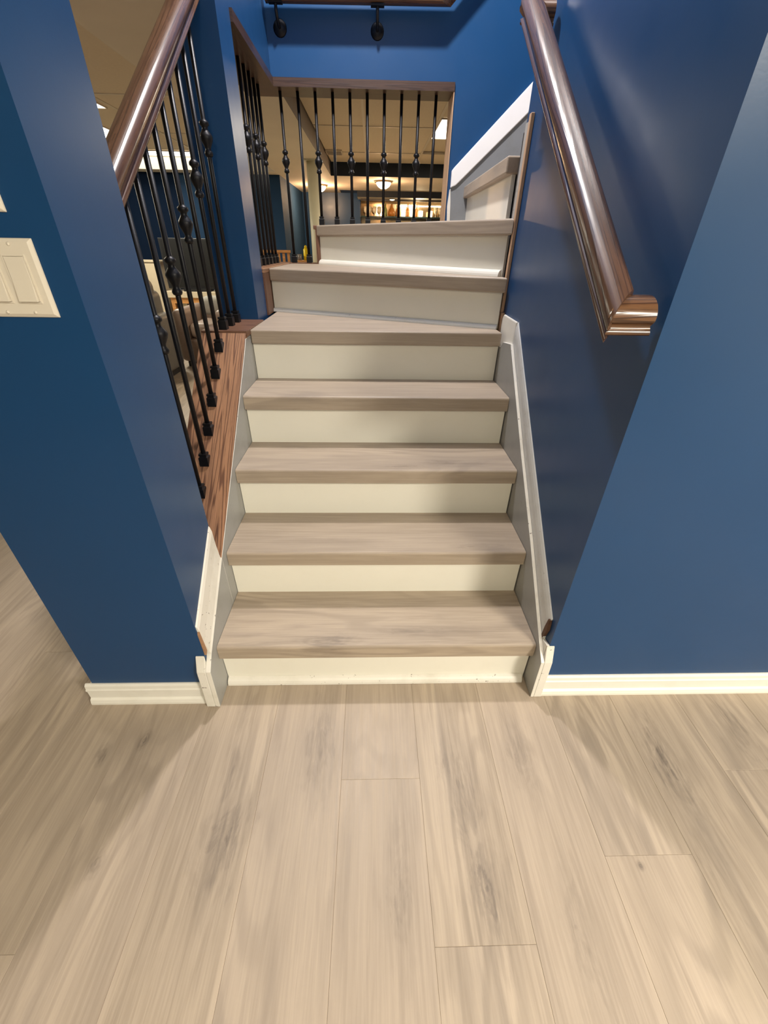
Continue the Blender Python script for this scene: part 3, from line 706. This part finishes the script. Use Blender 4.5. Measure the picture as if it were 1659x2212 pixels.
def bottle(name, x, prof, mat, label, cat, grp=None, z=1.7205, neckmat=None):
    t = thing(name, (x, 9.68, z), label, cat, grp)
    MB().lathe([(r, z + h) for r, h in prof], (x, 9.68, 0), 14).build('glass_body', mat, t)
    top = prof[-1]
    MB().lathe([(top[0] * 1.15, z + top[1] + 0.0003), (top[0] * 1.15, z + top[1] + 0.02), (top[0] * 0.6, z + top[1] + 0.026)], (x, 9.68, 0), 12).build('stopper' if cat == 'bottle' else 'rim', neckmat or mat, t)
DEC = [(0.05, 0), (0.075, 0.02), (0.078, 0.07), (0.05, 0.13), (0.022, 0.16), (0.02, 0.185)]
BOT = [(0.035, 0), (0.036, 0.005), (0.036, 0.12), (0.014, 0.16), (0.013, 0.20)]
GOB = [(0.03, 0), (0.006, 0.008), (0.006, 0.05), (0.035, 0.075), (0.042, 0.11), (0.036, 0.14)]
ORB = [(0.035, 0), (0.045, 0.02), (0.045, 0.075), (0.040, 0.085)]
bottle('decanter', 0.375, DEC, amber, 'amber glass decanter at the centre of the bar shelf', 'bottle')
bottle('bottle', 0.245, BOT, greeng, 'dark green bottle left of the amber decanter', 'bottle')
for x, lb in ((0.62, 'first glowing round candle glass right of the amber decanter'), (0.80, 'second glowing round candle glass right of the amber decanter'), (0.98, 'third glowing round candle glass right of the amber decanter'), (1.18, 'fourth glowing round candle glass right of the amber decanter')):
    bottle('candle_glass', x, ORB, globg, lb, 'glass', 'candle glasses on the bar shelf')
for x, w_ in ((-0.16, 'leftmost'), (-0.08, 'second'), (0.02, 'third'), (0.12, 'fourth')): bottle('goblet', x, GOB, clearg, 'clear stemmed goblet, %s from the left end of the bar shelf' % w_, 'glass', 'goblets left on the bar shelf')
for x, w_ in ((1.29, 'first'), (1.38, 'second'), (1.47, 'third'), (1.56, 'fourth')): bottle('goblet', x, GOB, clearg, 'clear stemmed goblet, %s right of the last candle glass' % w_, 'glass', 'goblets right on the bar shelf')
for x, lb in ((0.50, 'slim amber bottle just right of the decanter'), (0.71, 'slim amber bottle between the first two candle glasses'), (0.89, 'slim amber bottle between second and third candle glass')): bottle('bottle', x, [(r * .75, h) for r, h in BOT], amber, lb, 'bottle')
for i, x in enumerate((0.0, 0.16, 0.36, 0.52)):
    bottle('tumbler', x, [(0.03, 0), (0.035, 0.09)], clearg, 'glass tumbler on the lower dark bar shelf, %s from left' % ('first', 'second', 'third', 'fourth')[i], 'glass', 'tumblers on the lower bar shelf', 1.4405)
# small round downlights in the bar soffit
def puck(x, label):
    t = thing('puck_light', (x, 9.40, 1.975), label, 'light', 'puck lights under the bar soffit')
    MB().lathe([(0.055, 1.985), (0.055, 1.9995)], (x, 9.40, 0), 16).build('rim', bar_m, t)
    MB().lathe([(0.02, 1.968), (0.045, 1.975), (0.05, 1.9845)], (x, 9.40, 0), 16).build('lens', bpy.data.materials['lit_candle_glass'], t)
puck(0.37, 'round puck light above the amber decanter'); puck(1.42, 'round puck light above the goblets right of bar')
# counter table with yellow bottle
woodt = oak_mat('honey_wood', (0.55, 0.26, 0.085), (0.25, 0.1, 0.03), 'x', 0.35, 0.2, 10, 0.5)
t = thing('counter_table', (-1.02, 6.0, 0), 'honey coloured wooden counter table low beyond the far balusters', 'table')
MB().box(-1.12, -0.90, 5.75, 6.1, 0.985, 1.022).build('table_top', woodt, t, 0.004)
for lx in (-1.10, -0.95):
    for ly in (5.78, 6.04): MB().box(lx, lx + 0.03, ly, ly + 0.03, 0.0005, 0.9848).build('leg', woodt, t)
MB().box(-1.10, -0.92, 5.78, 5.80, 0.90, 0.9846).build('apron', woodt, t)
t = thing('squeeze_bottle', (-0.948, 5.95, 1.0225), 'bright yellow bottle standing on the honey wood counter', 'bottle')
yel = plain('yellow_plastic', (0.85, 0.62, 0.0), 0.35)
MB().lathe([(0.033, 1.0225), (0.035, 1.03), (0.035, 1.15), (0.02, 1.165)], (-0.948, 5.95, 0), 16).build('body', yel, t); MB().lathe([(0.02, 1.1653), (0.018, 1.185), (0.008, 1.20)], (-0.948, 5.95, 0), 12).build('cap', yel, t)
t = thing('mug', (-1.035, 5.92, 1.0225), 'small grey mug beside the yellow bottle', 'mug')
mg = plain('grey_ceramic', (0.16, 0.13, 0.11), 0.3)
MB().lathe([(0.026, 1.0225), (0.03, 1.03), (0.03, 1.095), (0.026, 1.095), (0.026, 1.04), (0.002, 1.038)], (-1.035, 5.92, 0), 16).build('cup', mg, t)
hd = MB(); pth = [(-1.065 - 0.018 * math.sin(a), 5.92, 1.063 + 0.02 * math.cos(a)) for a in [i * math.pi / 6 for i in range(7)]]
hd.sweep([[(0.004 * math.cos(k * 2.1), 0.004 * math.sin(k * 2.1), 0) for k in range(3)]] * 7, pth).build('handle', mg, t)
# wooden slat-back bench seen through the end-on balusters
t = thing('slat_chair', (-1.45, 6.3, 0), 'honey wood slatted chair back glimpsed between end-on balusters', 'chair')
for i in range(6): MB().box(-1.62 + 0.07 * i, -1.585 + 0.07 * i, 6.28, 6.30, 0.46, 1.10).build('slat', woodt, t)
MB().box(-1.64, -1.22, 6.27, 6.31, 1.1003, 1.135).build('top_rail', woodt, t); MB().box(-1.64, -1.22, 5.9, 6.31, 0.43, 0.4598).build('seat', woodt, t, 0.004)
for lx in (-1.63, -1.26):
    for ly in (5.92, 6.27): MB().box(lx, lx + 0.03, ly, ly + 0.03, 0.0005, 0.4297).build('leg', woodt, t)

# ================================================================== LEFT ROOM
# large dark television over a cream mantel with honey wood surround
t = thing('television', (-2.8, 6.5, 0.58), 'large dark television behind the sloped balusters', 'television')
MB().box(-3.20, -2.30, 6.52, 6.57, 0.60, 1.26).build('bezel', plain('tv_bezel', (0.012, 0.012, 0.013), 0.4), t, 0.004)
MB().box(-3.17, -2.33, 6.516, 6.5198, 0.63, 1.235).build('screen', plain('tv_screen', (0.010, 0.010, 0.010), 0.35), t)
MB().box(-2.95, -2.55, 6.45, 6.63, 0.5655, 0.5995).build('stand', bpy.data.materials['tv_bezel'], t)
t = thing('media_console', (-2.8, 6.55, 0), 'cream topped media console with honey wood frame under the television', 'cabinet')
crm = plain('cream_laminate', (0.52, 0.44, 0.32), 0.5)
MB().box(-3.25, -2.40, 6.42, 6.80, 0.48, 0.565).build('console_top', crm, t, 0.004)
MB().box(-3.18, -2.44, 6.44, 6.47, 0.40, 0.4796).build('frame_rail', woodt, t); 
for lx in (-3.18, -2.49): MB().box(lx, lx + 0.05, 6.44, 6.78, 0.0005, 0.3995).build('frame_post', woodt, t)
MB().box(-3.12, -2.50, 6.50, 6.78, 0.03, 0.3995).build('back_panel', crm, t); MB().box(-2.95, -2.89, 6.46, 6.4995, 0.03, 0.3995).build('divider', plain('dark_divider', (0.06, 0.02, 0.01), 0.5), t)
# cream cabinet panel further left
t = thing('tall_cabinet', (-3.45, 6.5, 0), 'cream cabinet left of the television at the blue pillar edge', 'cabinet')
MB().box(-3.66, -3.28, 6.5, 6.85, 0.0005, 0.95).build('carcass', crm, t); MB().box(-3.68, -3.26, 6.48, 6.86, 0.9505, 0.97).build('cabinet_top', crm, t)
MB().box(-3.64, -3.30, 6.485, 6.4995, 0.05, 0.93).build('door', crm, t, 0.003)
# recliners
greyf = plain('grey_leather', (0.20, 0.185, 0.16), 0.45, 0, 25, 0.15, 0.3); tanf = plain('taupe_leather', (0.30, 0.215, 0.17), 0.45, 0, 25, 0.12, 0.3); palef = plain('pale_throw', (0.46, 0.45, 0.41), 0.8, 0, 40, 0.1, 0.4)
def cushion(name, mat, parent, b, bev=0.04, rotx=0):
    o = MB().box(*b).build(name, mat, parent, bev, seg=4)
    for p in o.data.polygons: p.use_smooth = True
    return o
def recliner(cx, cy, w_, fabric, label, headmat=None, hh=0.9):
    t = thing('recliner', (cx, cy, 0), label, 'armchair')
    cushion('base', fabric, t, (cx - w_ / 2 + 0.10, cx + w_ / 2 - 0.10, cy - 0.02, cy + 0.70, 0.055, 0.30), 0.03)
    box('plinth', GAP, t, cx - w_ / 2 + 0.04, cx + w_ / 2 - 0.04, cy + 0.02, cy + 0.70, 0.0005, 0.054)
    cushion('seat_cushion', fabric, t, (cx - w_ / 2 + 0.14, cx + w_ / 2 - 0.14, cy + 0.0, cy + 0.56, 0.3005, 0.46), 0.05)
    for s in (-1, 1):
        xa = cx + s * (w_ / 2 - 0.06); cushion('armrest', fabric, t, (xa - 0.075, xa + 0.075, cy - 0.03, cy + 0.68, 0.056, 0.60), 0.06)
    b = cushion('backrest', fabric, t, (cx - w_ / 2 + 0.10, cx + w_ / 2 - 0.10, cy + 0.50, cy + 0.74, 0.30, hh - 0.12), 0.07)
    cushion('headrest', headmat or fabric, t, (cx - w_ / 2 + 0.12, cx + w_ / 2 - 0.12, cy + 0.47, cy + 0.70, hh - 0.22, hh), 0.09)
    return t
recliner(-2.42, 3.30, 0.60, greyf, 'grey leather recliner nearest the blue pillar behind the sloped balusters', None, 0.92)
recliner(-1.90, 4.12, 0.58, tanf, 'taupe recliner with a pale rounded headrest behind the sloped balusters', palef, 0.68)
